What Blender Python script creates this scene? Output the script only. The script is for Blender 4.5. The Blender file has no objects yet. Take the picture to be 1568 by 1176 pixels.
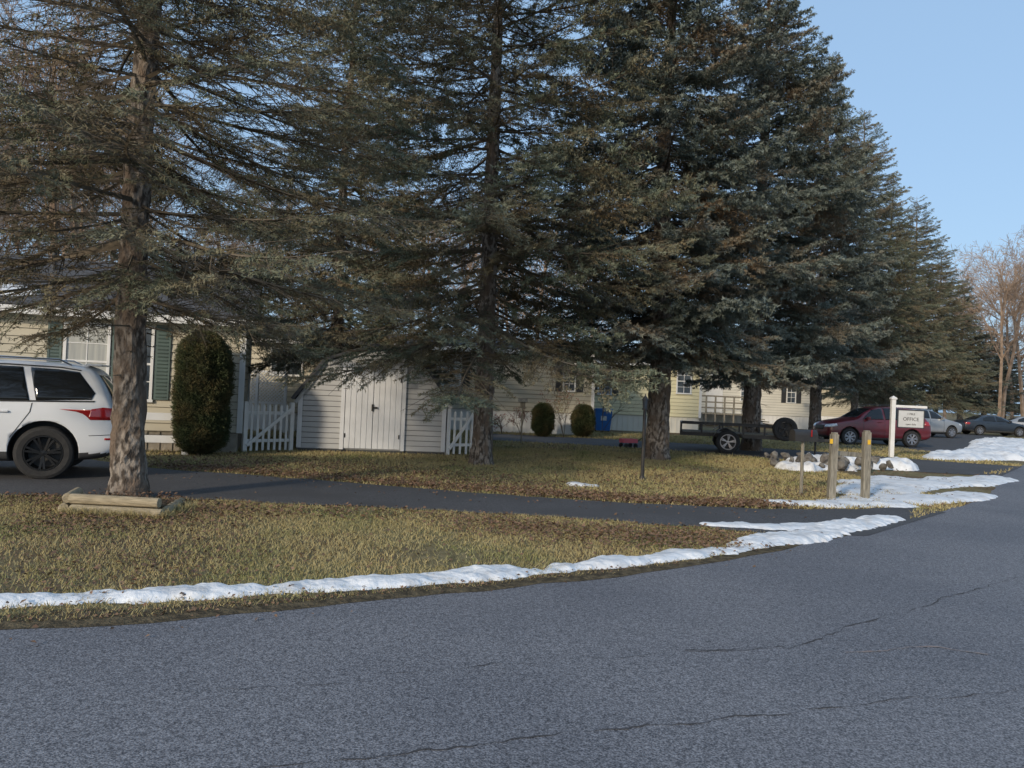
import bpy, bmesh, math, random
import numpy as np
from mathutils import Vector, Matrix, noise
from mathutils.bvhtree import BVHTree
rnd=random.Random(7); nr=np.random.default_rng(7)
S=bpy.context.scene
COL=S.collection
rad=math.radians
# ------------------------------------------------------------------ materials
def srgb(c): return tuple(c)+(1,)
def mat(name,c1,c2=None,scale=5,rough=.7,bump=0,bscale=None,detail=3,metal=0,spec=.5,lo=.35,hi=.65,c3=None,s3=.5,coat=0,stretch=None,attr=None,ca=None,bd=.02):
    m=bpy.data.materials.new(name);m.use_nodes=True
    nt=m.node_tree;N=nt.nodes;Lk=nt.links;bs=N['Principled BSDF']
    bs.inputs['Roughness'].default_value=rough;bs.inputs['Metallic'].default_value=metal
    bs.inputs['Specular IOR Level'].default_value=spec;bs.inputs['Coat Weight'].default_value=coat
    bs.inputs['Coat Roughness'].default_value=.05
    bs.inputs['Base Color'].default_value=srgb(c1)
    tc=N.new('ShaderNodeTexCoord');src=tc.outputs['Object']
    if stretch:
        mp=N.new('ShaderNodeMapping');mp.inputs['Scale'].default_value=stretch
        Lk.new(src,mp.inputs['Vector']);src=mp.outputs['Vector']
    out=None
    def nz(sc,lo,hi,det=detail):
        n=N.new('ShaderNodeTexNoise');n.inputs['Scale'].default_value=sc;n.inputs['Detail'].default_value=det
        Lk.new(src,n.inputs['Vector']);r=N.new('ShaderNodeMapRange')
        r.inputs['From Min'].default_value=lo;r.inputs['From Max'].default_value=hi
        Lk.new(n.outputs['Fac'],r.inputs['Value']);return r.outputs['Result']
    def mix(f,a,b):
        x=N.new('ShaderNodeMix');x.data_type='RGBA'
        Lk.new(f,x.inputs[0])
        for s,k in ((a,6),(b,7)):
            if isinstance(s,tuple): x.inputs[k].default_value=srgb(s)
            else: Lk.new(s,x.inputs[k])
        return x.outputs[2]
    if c2 is not None:
        out=mix(nz(scale,lo,hi),tuple(c1),tuple(c2))
    if c3 is not None:
        out=mix(nz(s3,.45,.6),out if out is not None else tuple(c1),tuple(c3))
    if attr:
        a=N.new('ShaderNodeAttribute');a.attribute_name=attr
        out=mix(a.outputs['Fac'],out if out is not None else tuple(c1),tuple(ca))
    if out is not None: Lk.new(out,bs.inputs['Base Color'])
    if bump:
        n=N.new('ShaderNodeTexNoise');n.inputs['Scale'].default_value=bscale or scale*3;n.inputs['Detail'].default_value=4
        Lk.new(src,n.inputs['Vector'])
        b=N.new('ShaderNodeBump');b.inputs['Strength'].default_value=bump;b.inputs['Distance'].default_value=bd
        Lk.new(n.outputs['Fac'],b.inputs['Height']);Lk.new(b.outputs['Normal'],bs.inputs['Normal'])
    return m
M={}
M['asphalt']=mat('road_asphalt',(.075,.077,.086),(.325,.325,.345),scale=110,detail=2,rough=.75,bump=.8,bscale=150,bd=.006,lo=.36,hi=.68,spec=.35)
_nt=M['asphalt'].node_tree;_b=_nt.nodes['Principled BSDF'];_src=_b.inputs['Base Color'].links[0].from_socket
_tc=[n for n in _nt.nodes if n.type=='TEX_COORD'][0]
for _s,_c,_lo,_hi in((.45,(.84,.85,.87),.42,.60),(28,(.74,.74,.75),.5,.64)):
    _n=_nt.nodes.new('ShaderNodeTexNoise');_n.inputs['Scale'].default_value=_s;_n.inputs['Detail'].default_value=3;_nt.links.new(_tc.outputs['Object'],_n.inputs['Vector'])
    _r=_nt.nodes.new('ShaderNodeMapRange');_r.inputs['From Min'].default_value=_lo;_r.inputs['From Max'].default_value=_hi;_nt.links.new(_n.outputs['Fac'],_r.inputs['Value'])
    _m=_nt.nodes.new('ShaderNodeMix');_m.data_type='RGBA';_m.blend_type='MULTIPLY';_nt.links.new(_r.outputs['Result'],_m.inputs[0]);_nt.links.new(_src,_m.inputs[6]);_m.inputs[7].default_value=_c+(1,);_src=_m.outputs[2]
_nt.links.new(_src,_b.inputs['Base Color'])
M['drive']=mat('driveway_asphalt',(.05,.051,.055),(.12,.12,.125),scale=60,rough=.85,bump=.7,bscale=90,bd=.008,c3=(.075,.075,.078),s3=.8,spec=.3)
M['crack']=mat('crack',(.055,.055,.06),rough=1)
M['ground']=mat('lawn_soil',(.15,.13,.068),(.27,.225,.125),scale=9,rough=1,bump=1,bscale=40,c3=(.15,.105,.07),s3=.35,spec=.1)
M['dirt']=mat('shoulder_dirt',(.06,.05,.035),(.15,.12,.075),scale=14,rough=1,bump=1,bscale=50,spec=.1)
M['snow']=mat('old_snow',(.76,.78,.80),(.50,.50,.50),scale=4.5,rough=.65,bump=.7,bscale=22,lo=.48,hi=.78)
M['grass']=mat('grass_blades',(.17,.195,.065),(.36,.295,.14),scale=.75,rough=.8,lo=.34,hi=.52,attr='tip',ca=(.43,.365,.19),spec=.2)
M['leaf']=mat('leaf_litter',(.17,.098,.065),(.26,.17,.11),scale=6,rough=.9,attr='tip',ca=(.12,.08,.055),spec=.2)
M['bark']=mat('spruce_bark',(.08,.065,.053),(.31,.27,.23),scale=17,rough=.95,bump=1,bscale=26,bd=.04,stretch=(1,1,.5),lo=.42,hi=.58,c3=(.17,.13,.10),s3=4,spec=.15)
M['twig']=mat('spruce_twig',(.11,.09,.068),(.18,.15,.11),scale=3,rough=.95,spec=.1,detail=1)
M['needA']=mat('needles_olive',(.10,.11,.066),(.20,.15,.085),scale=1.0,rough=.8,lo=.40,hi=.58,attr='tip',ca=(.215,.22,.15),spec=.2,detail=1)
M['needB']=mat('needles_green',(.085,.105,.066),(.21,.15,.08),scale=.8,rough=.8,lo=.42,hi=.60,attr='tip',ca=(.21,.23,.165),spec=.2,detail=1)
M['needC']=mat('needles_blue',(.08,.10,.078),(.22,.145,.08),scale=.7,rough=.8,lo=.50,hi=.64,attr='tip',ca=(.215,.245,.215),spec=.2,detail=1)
M['barebark']=mat('bare_bark',(.24,.175,.13),(.37,.28,.21),scale=2,rough=.95,spec=.1,detail=1)
for k,nm,c in(('cream','siding_cream',(.57,.525,.41)),('beige','siding_beige',(.55,.51,.40)),('yellow','siding_yellow',(.70,.65,.43)),('whitesid','siding_white',(.70,.68,.60)),('shedsid','siding_grey',(.48,.485,.48))):
    M[k]=mat(nm,c,tuple(v*.92 for v in c),scale=1.2,rough=.6,spec=.3)
    M[k+'_gap']=mat(nm+'_lap_shade',tuple(v*.48 for v in c),rough=.9)  # darkened siding tone, paints the shadow line under each plank lap
M['white']=mat('white_vinyl',(.80,.80,.78),(.72,.72,.70),scale=3,rough=.45)
M['offwhite']=mat('door_white',(.72,.735,.75),(.64,.655,.67),scale=2.5,rough=.5)
M['green']=mat('shutter_green',(.10,.145,.13),(.085,.12,.11),scale=3,rough=.5)
M['darkgrey']=mat('dark_trim',(.05,.055,.06),(.04,.04,.045),scale=3,rough=.5)
M['roof']=mat('roof_shingle',(.055,.058,.065),(.10,.10,.105),scale=22,rough=.95,bump=.6,bscale=40)
M['roofb']=mat('roof_brown',(.10,.065,.05),(.14,.09,.07),scale=18,rough=.95,bump=.6,bscale=40)
M['glass']=mat('window_glass',(.03,.04,.05),(.10,.12,.14),scale=1.3,rough=.08,spec=.9)
M['curtain']=mat('window_curtain',(.50,.50,.45),(.36,.37,.35),scale=2.5,rough=.12,spec=.8,stretch=(6,1,.4))
M['block']=mat('concrete_block',(.36,.32,.26),(.28,.25,.2),scale=8,rough=.9,bump=.4)
M['wood']=mat('weathered_wood',(.16,.145,.115),(.31,.285,.23),scale=8,rough=.9,bump=.8,bscale=25,stretch=(5,5,.6))
M['log']=mat('landscape_timber',(.44,.37,.25),(.27,.225,.15),scale=9,rough=.85,bump=.6,bscale=25,stretch=(.6,5,5))
M['black']=mat('black_steel',(.02,.02,.022),(.035,.033,.03),scale=6,rough=.5)
M['rubber']=mat('tyre_rubber',(.02,.02,.021),(.03,.03,.03),scale=20,rough=.85)
M['rim']=mat('black_rim',(.02,.021,.023),rough=.3,metal=.5)
M['rims']=mat('alloy_rim',(.40,.40,.42),rough=.4,metal=.8)
M['cwhite']=mat('car_paint_white',(.74,.765,.80),(.69,.715,.74),scale=1.5,rough=.35,coat=.5)
M['cred']=mat('car_paint_red',(.14,.012,.02),(.11,.011,.016),scale=1.5,rough=.3,coat=.6)
M['csil']=mat('car_paint_silver',(.34,.35,.36),(.30,.31,.32),scale=1.5,rough=.35,metal=.4,coat=.5)
M['cdark']=mat('car_paint_dark',(.02,.028,.04),(.016,.02,.03),scale=1.5,rough=.3,coat=.6)
M['cglass']=mat('car_glass',(.012,.014,.016),rough=.06,spec=.6)
M['tail']=mat('taillight_red',(.33,.01,.012),rough=.15,coat=.8)
M['lamp']=mat('headlight',(.6,.62,.65),rough=.15,coat=.8)
M['plast']=mat('grey_plastic',(.045,.047,.05),(.06,.06,.06),scale=8,rough=.7)
M['chrome']=mat('chrome',(.55,.55,.57),rough=.2,metal=1)
M['plate']=mat('licence_plate',(.6,.6,.5),(.2,.25,.4),scale=25,rough=.4)
M['blue']=mat('bin_blue',(.02,.16,.48),(.02,.13,.42),scale=4,rough=.5)
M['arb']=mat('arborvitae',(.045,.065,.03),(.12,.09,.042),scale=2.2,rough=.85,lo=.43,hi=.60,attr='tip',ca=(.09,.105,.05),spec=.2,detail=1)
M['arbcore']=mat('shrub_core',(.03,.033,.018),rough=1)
M['redleaf']=mat('red_leaves',(.25,.04,.03),(.15,.05,.03),scale=8,rough=.8)
M['signface']=mat('sign_face',(.60,.61,.60),(.54,.55,.54),scale=5,rough=.5)
M['yel']=mat('reflector_yellow',(.7,.42,.03),rough=.4)
M['orange']=mat('orange_paint',(.34,.25,.21),(.22,.205,.205),scale=30,rough=.7)
M['rock']=mat('rock',(.09,.08,.07),(.2,.19,.17),scale=8,rough=.9,bump=.8)
M['pink']=mat('toy_pink',(.6,.12,.16),rough=.5)
# ------------------------------------------------------------------ builder
def link(o,parent=None):
    COL.objects.link(o)
    if parent: o.parent=parent
    return o
def empty(name,loc=(0,0,0),rz=0):
    e=bpy.data.objects.new(name,None);e.location=loc;e.rotation_euler=(0,0,rz);e.empty_display_size=.3
    COL.objects.link(e);return e
class B:
    def __init__(s): s.v=[];s.f=[];s.m=[]
    def add(s,vs,fs,m=0):
        k=len(s.v);s.v+= [tuple(p) for p in vs];s.f+=[tuple(i+k for i in f) for f in fs];s.m+=[m]*len(fs)
    def box(s,c,d,m=0,rz=0,rx=0,ry=0):
        R=Matrix.Rotation(rz,3,'Z')@Matrix.Rotation(ry,3,'Y')@Matrix.Rotation(rx,3,'X');c=Vector(c)
        vs=[c+R@Vector((x*d[0]/2,y*d[1]/2,z*d[2]/2)) for x in(-1,1) for y in(-1,1) for z in(-1,1)]
        s.add(vs,[(0,1,3,2),(4,6,7,5),(0,4,5,1),(2,3,7,6),(0,2,6,4),(1,5,7,3)],m)
    def cyl(s,p0,p1,r0,r1=None,n=12,m=0,cap=True):
        r1=r0 if r1 is None else r1;p0=Vector(p0);p1=Vector(p1);d=(p1-p0).normalized()
        a=d.orthogonal().normalized();b=d.cross(a)
        vs=[p+ (a*math.cos(t)+b*math.sin(t))*r for p,r in((p0,r0),(p1,r1)) for t in [2*math.pi*i/n for i in range(n)]]
        fs=[(i,(i+1)%n,n+(i+1)%n,n+i) for i in range(n)]
        if cap: fs+=[tuple(range(n))[::-1],tuple(range(n,2*n))]
        s.add(vs,fs,m)
    def beam(s,p0,p1,w,h,m=0):
        p0=Vector(p0);p1=Vector(p1);d=(p1-p0).normalized();u=Vector((0,0,1))
        if abs(d.z)>.95:u=Vector((1,0,0))
        a=d.cross(u).normalized();b=a.cross(d)
        vs=[p+a*x*w/2+b*z*h/2 for p in(p0,p1) for x,z in((-1,-1),(1,-1),(1,1),(-1,1))]
        s.add(vs,[(0,1,2,3)[::-1],(4,5,6,7),(0,1,5,4),(1,2,6,5),(2,3,7,6),(3,0,4,7)],m)
    def lathe(s,prof,c,axis='y',n=32,m=0):
        vs=[];c=Vector(c)
        for r,o in prof:
            for i in range(n):
                t=2*math.pi*i/n
                vs.append(c+(Vector((r*math.cos(t),o,r*math.sin(t))) if axis=='y' else Vector((r*math.cos(t),r*math.sin(t),o))))
        fs=[(j*n+i,j*n+(i+1)%n,(j+1)*n+(i+1)%n,(j+1)*n+i) for j in range(len(prof)-1) for i in range(n)]
        s.add(vs,fs,m)
    def obj(s,name,mats,parent=None,loc=(0,0,0),rz=0,smooth=False,bevel=0):
        me=bpy.data.meshes.new(name);me.from_pydata(s.v,[],s.f)
        for k in mats: me.materials.append(M[k])
        me.polygons.foreach_set('material_index',s.m)
        if smooth: me.polygons.foreach_set('use_smooth',[True]*len(me.polygons))
        me.update()
        o=bpy.data.objects.new(name,me);o.location=loc;o.rotation_euler=(0,0,rz)
        link(o,parent)
        if bevel:
            b=o.modifiers.new('b','BEVEL');b.width=bevel;b.segments=2;b.limit_method='ANGLE'
        return o
def npmesh(name,V,F,mi,mats,tip=None,smooth=False):
    me=bpy.data.meshes.new(name)
    V=np.asarray(V,np.float32);F=np.asarray(F,np.int32);k=F.shape[1]
    me.vertices.add(len(V));me.vertices.foreach_set('co',V.ravel())
    me.loops.add(F.size);me.loops.foreach_set('vertex_index',F.ravel())
    me.polygons.add(len(F));me.polygons.foreach_set('loop_start',np.arange(len(F),dtype=np.int32)*k)
    for m in mats: me.materials.append(M[m])
    if mi is not None: me.polygons.foreach_set('material_index',np.asarray(mi,np.int32))
    me.polygons.foreach_set('use_smooth',np.full(len(F),smooth,dtype=bool))
    if tip is not None:
        a=me.attributes.new('tip','FLOAT','POINT');a.data.foreach_set('value',np.asarray(tip,np.float32))
    me.update(calc_edges=True);return me
def norm(a): return a/np.maximum(np.linalg.norm(a,axis=-1,keepdims=True),1e-9)
# ------------------------------------------------------------------ spruce
def prisms(P0,P1,R0,R1,sides=3):
    P0,P1=np.asarray(P0),np.asarray(P1);R0=np.asarray(R0);R1=np.asarray(R1);d=norm(P1-P0)
    up=np.where(np.abs(d[:,2:3])>.9,np.array([[1.,0,0]]),np.array([[0,0,1.]]))
    a=norm(np.cross(d,up));b=np.cross(d,a);V=[]
    for P,R in((P0,R0),(P1,R1)):
        for i in range(sides):
            t=2*math.pi*i/sides;V.append(P+(a*math.cos(t)+b*math.sin(t))*R[:,None])
    V=np.stack(V,1);n=len(P0);F=[]
    for i in range(sides):
        j=(i+1)%sides;F+=[(i,j,sides+j),(i,sides+j,sides+i)]
    F=(np.array(F)[None]+(np.arange(n)*2*sides)[:,None,None]).reshape(-1,3)
    return V.reshape(-1,3),F
def needles(P0,P1,tip,n,ln,w,rng):
    k=len(P0);u=((np.arange(n)+.5)/n)[None,:,None];D=P1-P0;pos=P0[:,None]+D[:,None]*u
    d=norm(D)[:,None]*np.ones((1,n,1));r=rng.normal(size=(k,n,3));r-= (r*d).sum(-1,keepdims=True)*d;r=norm(r)
    nd=d*rng.uniform(.4,.9,(k,n,1))+r*.8
    l=ln*rng.uniform(.7,1.2,(k,n,1))
    T=np.stack([pos-d*w/2,pos+d*w/2,pos+nd*l],2).reshape(-1,3)
    tp=np.repeat(tip,n*3).astype(float)*rng.uniform(.5,1.3,k*n).repeat(3)
    F=np.arange(len(T)).reshape(-1,3);return T,F,np.clip(tp,0,1)
def branch(L,rng,frac,ssp,tsp,nn,ln,w):
    W0=[];W1=[];R0=[];R1=[];S0=[];S1=[];TT=[]
    n=max(5,int(L/.25));dz=rng.uniform(-.34,-.18);cv=rng.uniform(.08,.2);ph=rng.uniform(0,6)
    def ax(t): return np.array([L*t, .05*L*math.sin(ph+t*4)*t, L*(dz*t+cv*t**3)])
    def ra(t): return .004+.0085*L*(1-t)**1.1
    for i in range(n):
        W0.append(ax(i/n));W1.append(ax((i+1)/n));R0.append(ra(i/n));R1.append(ra((i+1)/n))
    m=int(L*.86/ssp)
    for i in range(m):
        for sd in(-1,1):
            t=.14+.86*(i+rng.uniform(0,.9))/m
            if t>1: continue
            p=ax(t);sl=(.36*L*(1-t)**.75*min(1,.35+t*1.6)+.13)*rng.uniform(.55,1.15);an=rng.uniform(.55,1.1)
            d=np.array([math.cos(an),sd*math.sin(an),rng.uniform(-.5,.15)]);d/=np.linalg.norm(d)
            q=p+d*sl*.55;d2=d+np.array([.15,0,rng.uniform(-.35,.05)]);d2/=np.linalg.norm(d2);e=q+d2*sl*.5
            rr=.0035+.005*sl
            W0+=[p,q];W1+=[q,e];R0+=[rr,rr*.7];R1+=[rr*.7,.002]
            alive=rng.random()<frac*(.55+.6*t)
            k=int(sl/tsp)
            for j in range(k+1):
                u=(j+rng.uniform(.2,.9))/(k+1);pp=p+(q-p)*u*2 if u<.5 else q+(e-q)*(u-.5)*2
                dd=d if u<.5 else d2
                for s2 in(-1,1):
                    tl=rng.uniform(.07,.17)*(1.15-.5*u)*(1 if sl>.3 else .8)
                    side=np.cross(dd,[0,0,1.]);side/=max(np.linalg.norm(side),1e-6)
                    td=dd*.7+side*s2*.75+np.array([0,0,rng.uniform(-.5,.2)]);td/=np.linalg.norm(td)
                    ee=pp+td*tl
                    if alive and rng.random()<.35+.75*max(t,u):
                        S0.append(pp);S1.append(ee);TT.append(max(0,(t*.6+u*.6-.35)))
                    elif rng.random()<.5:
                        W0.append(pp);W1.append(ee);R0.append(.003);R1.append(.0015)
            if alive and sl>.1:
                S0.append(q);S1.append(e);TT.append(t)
    V,F=prisms(W0,W1,R0,R1);mi=np.full(len(F),1);tp=np.zeros(len(V))
    if S0:
        V2,F2,t2=needles(np.array(S0),np.array(S1),np.array(TT),nn,ln,w,rng)
        F=np.vstack([F,F2+len(V)]);V=np.vstack([V,V2]);mi=np.concatenate([mi,np.full(len(F2),2)]);tp=np.concatenate([tp,t2])
    return V,F,mi,tp
def spruce(name,H,h0,Lmax,r0,seed,frac,need,nn=6,ln=.045,w=.016,lev=.33,per=6,ssp=.11,tsp=.085,dead=6):
    rng=np.random.default_rng(seed)
    lens=[.8,1.5,2.3,3.1,4.0,4.9];lib={l:[branch(l,rng,frac,ssp,tsp,nn,ln,w) for _ in range(3)] for l in lens}
    Vs=[];Fs=[];Ms=[];Ts=[];off=0
    nz_=90;ns=22;V=[]
    for i in range(nz_):
        z=H*(i/(nz_-1))**1.5-.1 if i else -.15
        tt=max(0,min(1,z/H));r=r0*(1-tt)**.85+.006+r0*.55*math.exp(-max(z,0)/.22)*.6
        cx=.06*math.sin(z*.5+seed);cy=.06*math.cos(z*.43+seed*2)
        for j in range(ns):
            a=2*math.pi*j/ns
            q=noise.noise(Vector((math.cos(a)*2.2,math.sin(a)*2.2,z*2.0+seed)))*.16+noise.noise(Vector((math.cos(a)*6,math.sin(a)*6,z*8+seed)))*.17
            V.append((cx+r*(1+q)*math.cos(a),cy+r*(1+q)*math.sin(a),z))
    F=[];
    for i in range(nz_-1):
        for j in range(ns):
            a=i*ns+j;b=i*ns+(j+1)%ns;F+=[(a,b,b+ns),(a,b+ns,a+ns)]
    V=np.array(V);F=np.array(F);Vs.append(V);Fs.append(F);Ms.append(np.zeros(len(F),int));Ts.append(np.zeros(len(V)));off=len(V)
    z=h0;az=0
    while z<H-.15:
        t=(z-h0)/(H-h0);L0=Lmax*min(1,.84+1.1*t)*(1-t)**.72+.22
        for k in range(per if t<.85 else 5):
            az+=2*math.pi/per+rng.uniform(-.4,.4)
            L=L0*rng.uniform(.58,1.14);l=min(lens,key=lambda q:abs(q-L));Vb,Fb,mb,tb=lib[l][rng.integers(3)]
            sc=L/l;pit=(-.06+.60*t+rng.uniform(-.15,.13));rl=rng.uniform(-.3,.3)
            cr,sr=math.cos(rl),math.sin(rl);cp,sp=math.cos(pit),math.sin(pit);ca,sa=math.cos(az),math.sin(az)
            Rx=np.array([[1,0,0],[0,cr,-sr],[0,sr,cr]]);Ry=np.array([[cp,0,-sp],[0,1,0],[sp,0,cp]]);Rz=np.array([[ca,-sa,0],[sa,ca,0],[0,0,1]])
            R=Rz@Ry@Rx;zz=z+rng.uniform(-.5,.5)*lev
            Vs.append(Vb*sc@R.T+np.array([.06*math.sin(zz*.5+seed),.06*math.cos(zz*.43+seed*2),zz]));Fs.append(Fb+off);Ms.append(mb);Ts.append(tb);off+=len(Vb)
        z+=lev*(1-.35*t)
    P0=[];P1=[];Ra=[];Rb=[]
    for k in range(dead*3):
        zz=rng.uniform(h0*.45,h0+.3);a=rng.uniform(0,6.28);l=rng.uniform(.15,.9)*(1 if zz>h0*.8 else .35);d=np.array([math.cos(a),math.sin(a),rng.uniform(-.35,.1)])
        p=np.array([0,0,zz])+d*r0*.7;q=p+d*l;P0.append(p);P1.append(q);Ra.append(.014);Rb.append(.004)
        for _ in range(4):
            s_=p+(q-p)*rng.uniform(.3,1);P0.append(s_);P1.append(s_+(d+rng.normal(size=3)*.6)*l*.35);Ra.append(.005);Rb.append(.002)
    V,F=prisms(P0,P1,Ra,Rb);Vs.append(V);Fs.append(F+off);Ms.append(np.full(len(F),1));Ts.append(np.zeros(len(V)))
    return npmesh(name,np.vstack(Vs),np.vstack(Fs),np.concatenate(Ms),['bark','twig',need],np.concatenate(Ts))
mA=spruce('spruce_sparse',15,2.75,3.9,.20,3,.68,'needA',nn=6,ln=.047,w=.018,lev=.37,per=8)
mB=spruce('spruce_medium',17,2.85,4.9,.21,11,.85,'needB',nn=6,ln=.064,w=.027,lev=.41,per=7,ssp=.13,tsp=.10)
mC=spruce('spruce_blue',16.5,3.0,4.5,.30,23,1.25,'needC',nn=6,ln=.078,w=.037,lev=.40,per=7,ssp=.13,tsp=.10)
def place(name,me,x,y,rz=0,s=1,sz=None):
    o=bpy.data.objects.new(name,me);o.location=(x,y,0);o.rotation_euler=(0,0,rz);o.scale=(s,s,sz or s);link(o);return o
place('spruce_tree',mA,-4.88,9.9,.4)
place('spruce_tree',mB,-.62,16.8,1.1)
place('spruce_tree',mB,-5.3,23.2,2.7,.85,1.0)
place('spruce_tree',mC,3.8,20.2,2.2)
place('spruce_tree',mC,8.0,25.5,4.0,.98,1.03)
place('spruce_tree',mC,14.5,36.5,5.1,.92,1.12)
place('spruce_tree',mB,19.9,44.7,3.0,.95,1.12)
place('spruce_tree',mB,25.2,52,.3,.9,1.0)
place('spruce_tree',mB,31,60,2.0,1.0,1.08)
place('spruce_tree',mB,38,69,1.4,1.0,.95)
place('spruce_tree',mC,46,79,1.9,1.0,.9)
place('spruce_tree',mC,54,88,.9,1,.72)
place('spruce_tree',mC,62,97,2.9,1,.72)
place('spruce_tree',mC,66,88,2.1,1,.5)
# ------------------------------------------------------------------ bare trees
def bare(name,H,seed):
    rng=np.random.default_rng(seed);P0=[];P1=[];R0=[];R1=[]
    def grow(p,d,l,r,lv):
        n=3 if lv<2 else 2
        for i in range(n):
            d2=d+rng.normal(size=3)*(.05 if lv==0 else .13);d2[2]+=.04;d2/=np.linalg.norm(d2)
            q=p+d2*l/n;r2=r*(.82 if lv else .86);P0.append(p);P1.append(q);R0.append(r);R1.append(r2)
            if lv<5 and (lv>0 or i>0):
                for _ in range(2):
                    s=rng.normal(size=3);s-=s.dot(d2)*d2;s/=np.linalg.norm(s)
                    c=d2*rng.uniform(.6,1.1)+s*rng.uniform(.5,.9);c/=np.linalg.norm(c)
                    grow(p+(q-p)*rng.uniform(.3,1),c,l*rng.uniform(.42,.62),max(r2*.5,.012),lv+1 if lv<3 else lv+1.5)
            p=q;d=d2;r=r2
        if lv==0:
            for _ in range(3):
                c=d+rng.normal(size=3)*.35;c/=np.linalg.norm(c);grow(p,c,l*.45,r*.7,1)
    grow(np.array([0,0,-.1]),np.array([0,0,1.]),H*.62,H*.012,0)
    V,F=prisms(P0,P1,R0,R1);return npmesh(name,V,F,None,['barebark'])
bares=[bare('bare_tree_mesh%d'%i,16,40+i) for i in range(4)]
row=empty('bare_tree_row')
for i in range(34):
    f=max(0.0,(i+rnd.uniform(-.4,.4))/34);y=rnd.uniform(42,70);x=(-.85+1.0*f**1.25)*y*1.05
    o=bpy.data.objects.new('bare_tree_part',bares[i%4]);s=rnd.uniform(.85,1.3)*(1 if f<.5 else .85);o.location=(x,y,0);o.rotation_euler=(0,0,rnd.uniform(0,6.28));o.scale=(s,s,s);link(o,row)
for x,y,s in((-22,30,.95),(-19.5,33,1.1),(-25,36,1.15),(-17,31,.9)):
    o=bpy.data.objects.new('bare_tree',bares[rnd.randrange(4)]);o.location=(x,y,0);o.rotation_euler=(0,0,rnd.uniform(0,6.28));o.scale=(s,s,s);link(o)
row2=empty('bare_tree_row')
for x,y,s in[(47,74,1.1),(51,80,1.2),(56,84,1.25),(60,92,1.3),(66,98,1.4),(70,92,1.3),(39,80,1.0),(28,72,1.0),(75,108,1.4),(62,110,1.3),(52,100,1.3)]:
    o=bpy.data.objects.new('bare_tree_part',bares[rnd.randrange(4)]);o.location=(x,y,0);o.rotation_euler=(0,0,rnd.uniform(0,6.28));o.scale=(s,s,s);link(o,row2)
# ------------------------------------------------------------------ ground, road, driveway
def densify(pts,step=.25,jit=.0,seed=0):
    out=[]
    for a,b in zip(pts[:-1],pts[1:]):
        d=math.dist(a,b);n=max(1,int(d/step))
        for i in range(n): out.append((a[0]+(b[0]-a[0])*i/n,a[1]+(b[1]-a[1])*i/n))
    out.append(pts[-1])
    return [(x+noise.noise(Vector((x*1.7,y*1.7,seed)))*jit,y+noise.noise(Vector((x*1.7,y*1.7,seed+9)))*jit) for x,y in out]
def smoothp(p,n=2):
    for _ in range(n):
        q=[p[0]]
        for a,b in zip(p[:-1],p[1:]): q+=[(a[0]*.75+b[0]*.25,a[1]*.75+b[1]*.25),(a[0]*.25+b[0]*.75,a[1]*.25+b[1]*.75)]
        q.append(p[-1]);p=q
    return p
def sheet(name,poly,z,m,parent=None):
    bm=bmesh.new();vs=[bm.verts.new((x,y,z)) for x,y in poly];f=bm.faces.new(vs)
    bmesh.ops.triangulate(bm,faces=[f]);bmesh.ops.recalc_face_normals(bm,faces=bm.faces)
    for f in bm.faces:
        if f.normal.z<0: f.normal_flip()
    me=bpy.data.meshes.new(name);bm.to_mesh(me);me.materials.append(M[m]);o=bpy.data.objects.new(name,me);return link(o,parent)
sheet('ground',[(700*math.cos(a),700*math.sin(a)) for a in[i*math.pi/32 for i in range(64)]],0,'ground')
edge=[(-40,-9),(-20,-1.2),(-10,2.5),(-6,3.95),(-3.14,4.82),(-2.44,5.06),(-1.7,5.43),(-.85,5.9),(.16,6.45),(1.39,7.19),(2.62,8.2),(4.37,9.8),(5.77,11.06),(8.47,13.8),(11.0,17.24),(13.2,20.6),(17.84,26.2),(33.5,47),(60,80),(120,150)]
edge=densify(smoothp(edge,2),.25,.09,1)
road=sheet('road',edge+[(150,140),(75,68),(44,38),(26,18),(14,2),(10,-14),(-40,-30)],.004,'asphalt')
up=[(-12,14.4),(-9,14.6),(-7.5,14.2),(-6.17,13.3),(-4.18,13.0),(-1.85,12.3),(.24,11.85),(1.71,11.6),(3.16,11.5),(4.2,11.66),(5.3,11.9),(6.6,12.6)]
lo=[(4.4,9.6),(3.3,9.45),(2.48,9.57),(1.05,9.94),(-.65,10.1),(-2.35,10.1),(-4.03,10.15),(-6.33,9.9),(-9,9.2),(-13,8.2)]
dpoly=densify(smoothp(up,1),.12,.17,3)+[(6.9,12.1),(5.6,10.75)]+densify(smoothp(lo,1),.12,.17,5)
sheet('driveway',dpoly,.009,'drive')
d2=densify(smoothp([(-1,25),(4,24.3),(7,22.9),(8.5,21.2),(10,19.8),(12.4,19.4)],1),.4,.15,2)+densify(smoothp([(15.6,23.3),(13,24.5),(11.5,26),(8,27.6),(4,28.4),(-1,28.8)],1),.4,.15,4)
sheet('driveway',d2,.009,'drive')
sheet('driveway',densify(smoothp([(16,28.3),(20,28.6),(24,34),(28,44),(36,56),(24,50),(18,40),(12,33.5),(12,30.5)],1),.5,.2,4),.008,'drive')
edn=np.array([p for p in edge if -9<p[0]<4.3])
dirs=norm(np.gradient(edn,axis=0));nrm=np.stack([-dirs[:,1],dirs[:,0]],1)
wd=np.array([.17+.10*noise.noise(Vector((p[0]*2,p[1]*2,4))) for p in edn])
a=edn-nrm*(.05+wd[:,None]*.35);b=edn+nrm*wd[:,None]*1.3
V=np.vstack([np.c_[a,np.full(len(a),.007)],np.c_[edn,np.full(len(a),.018)],np.c_[b,np.full(len(b),.010)]]);n=len(edn)
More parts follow.
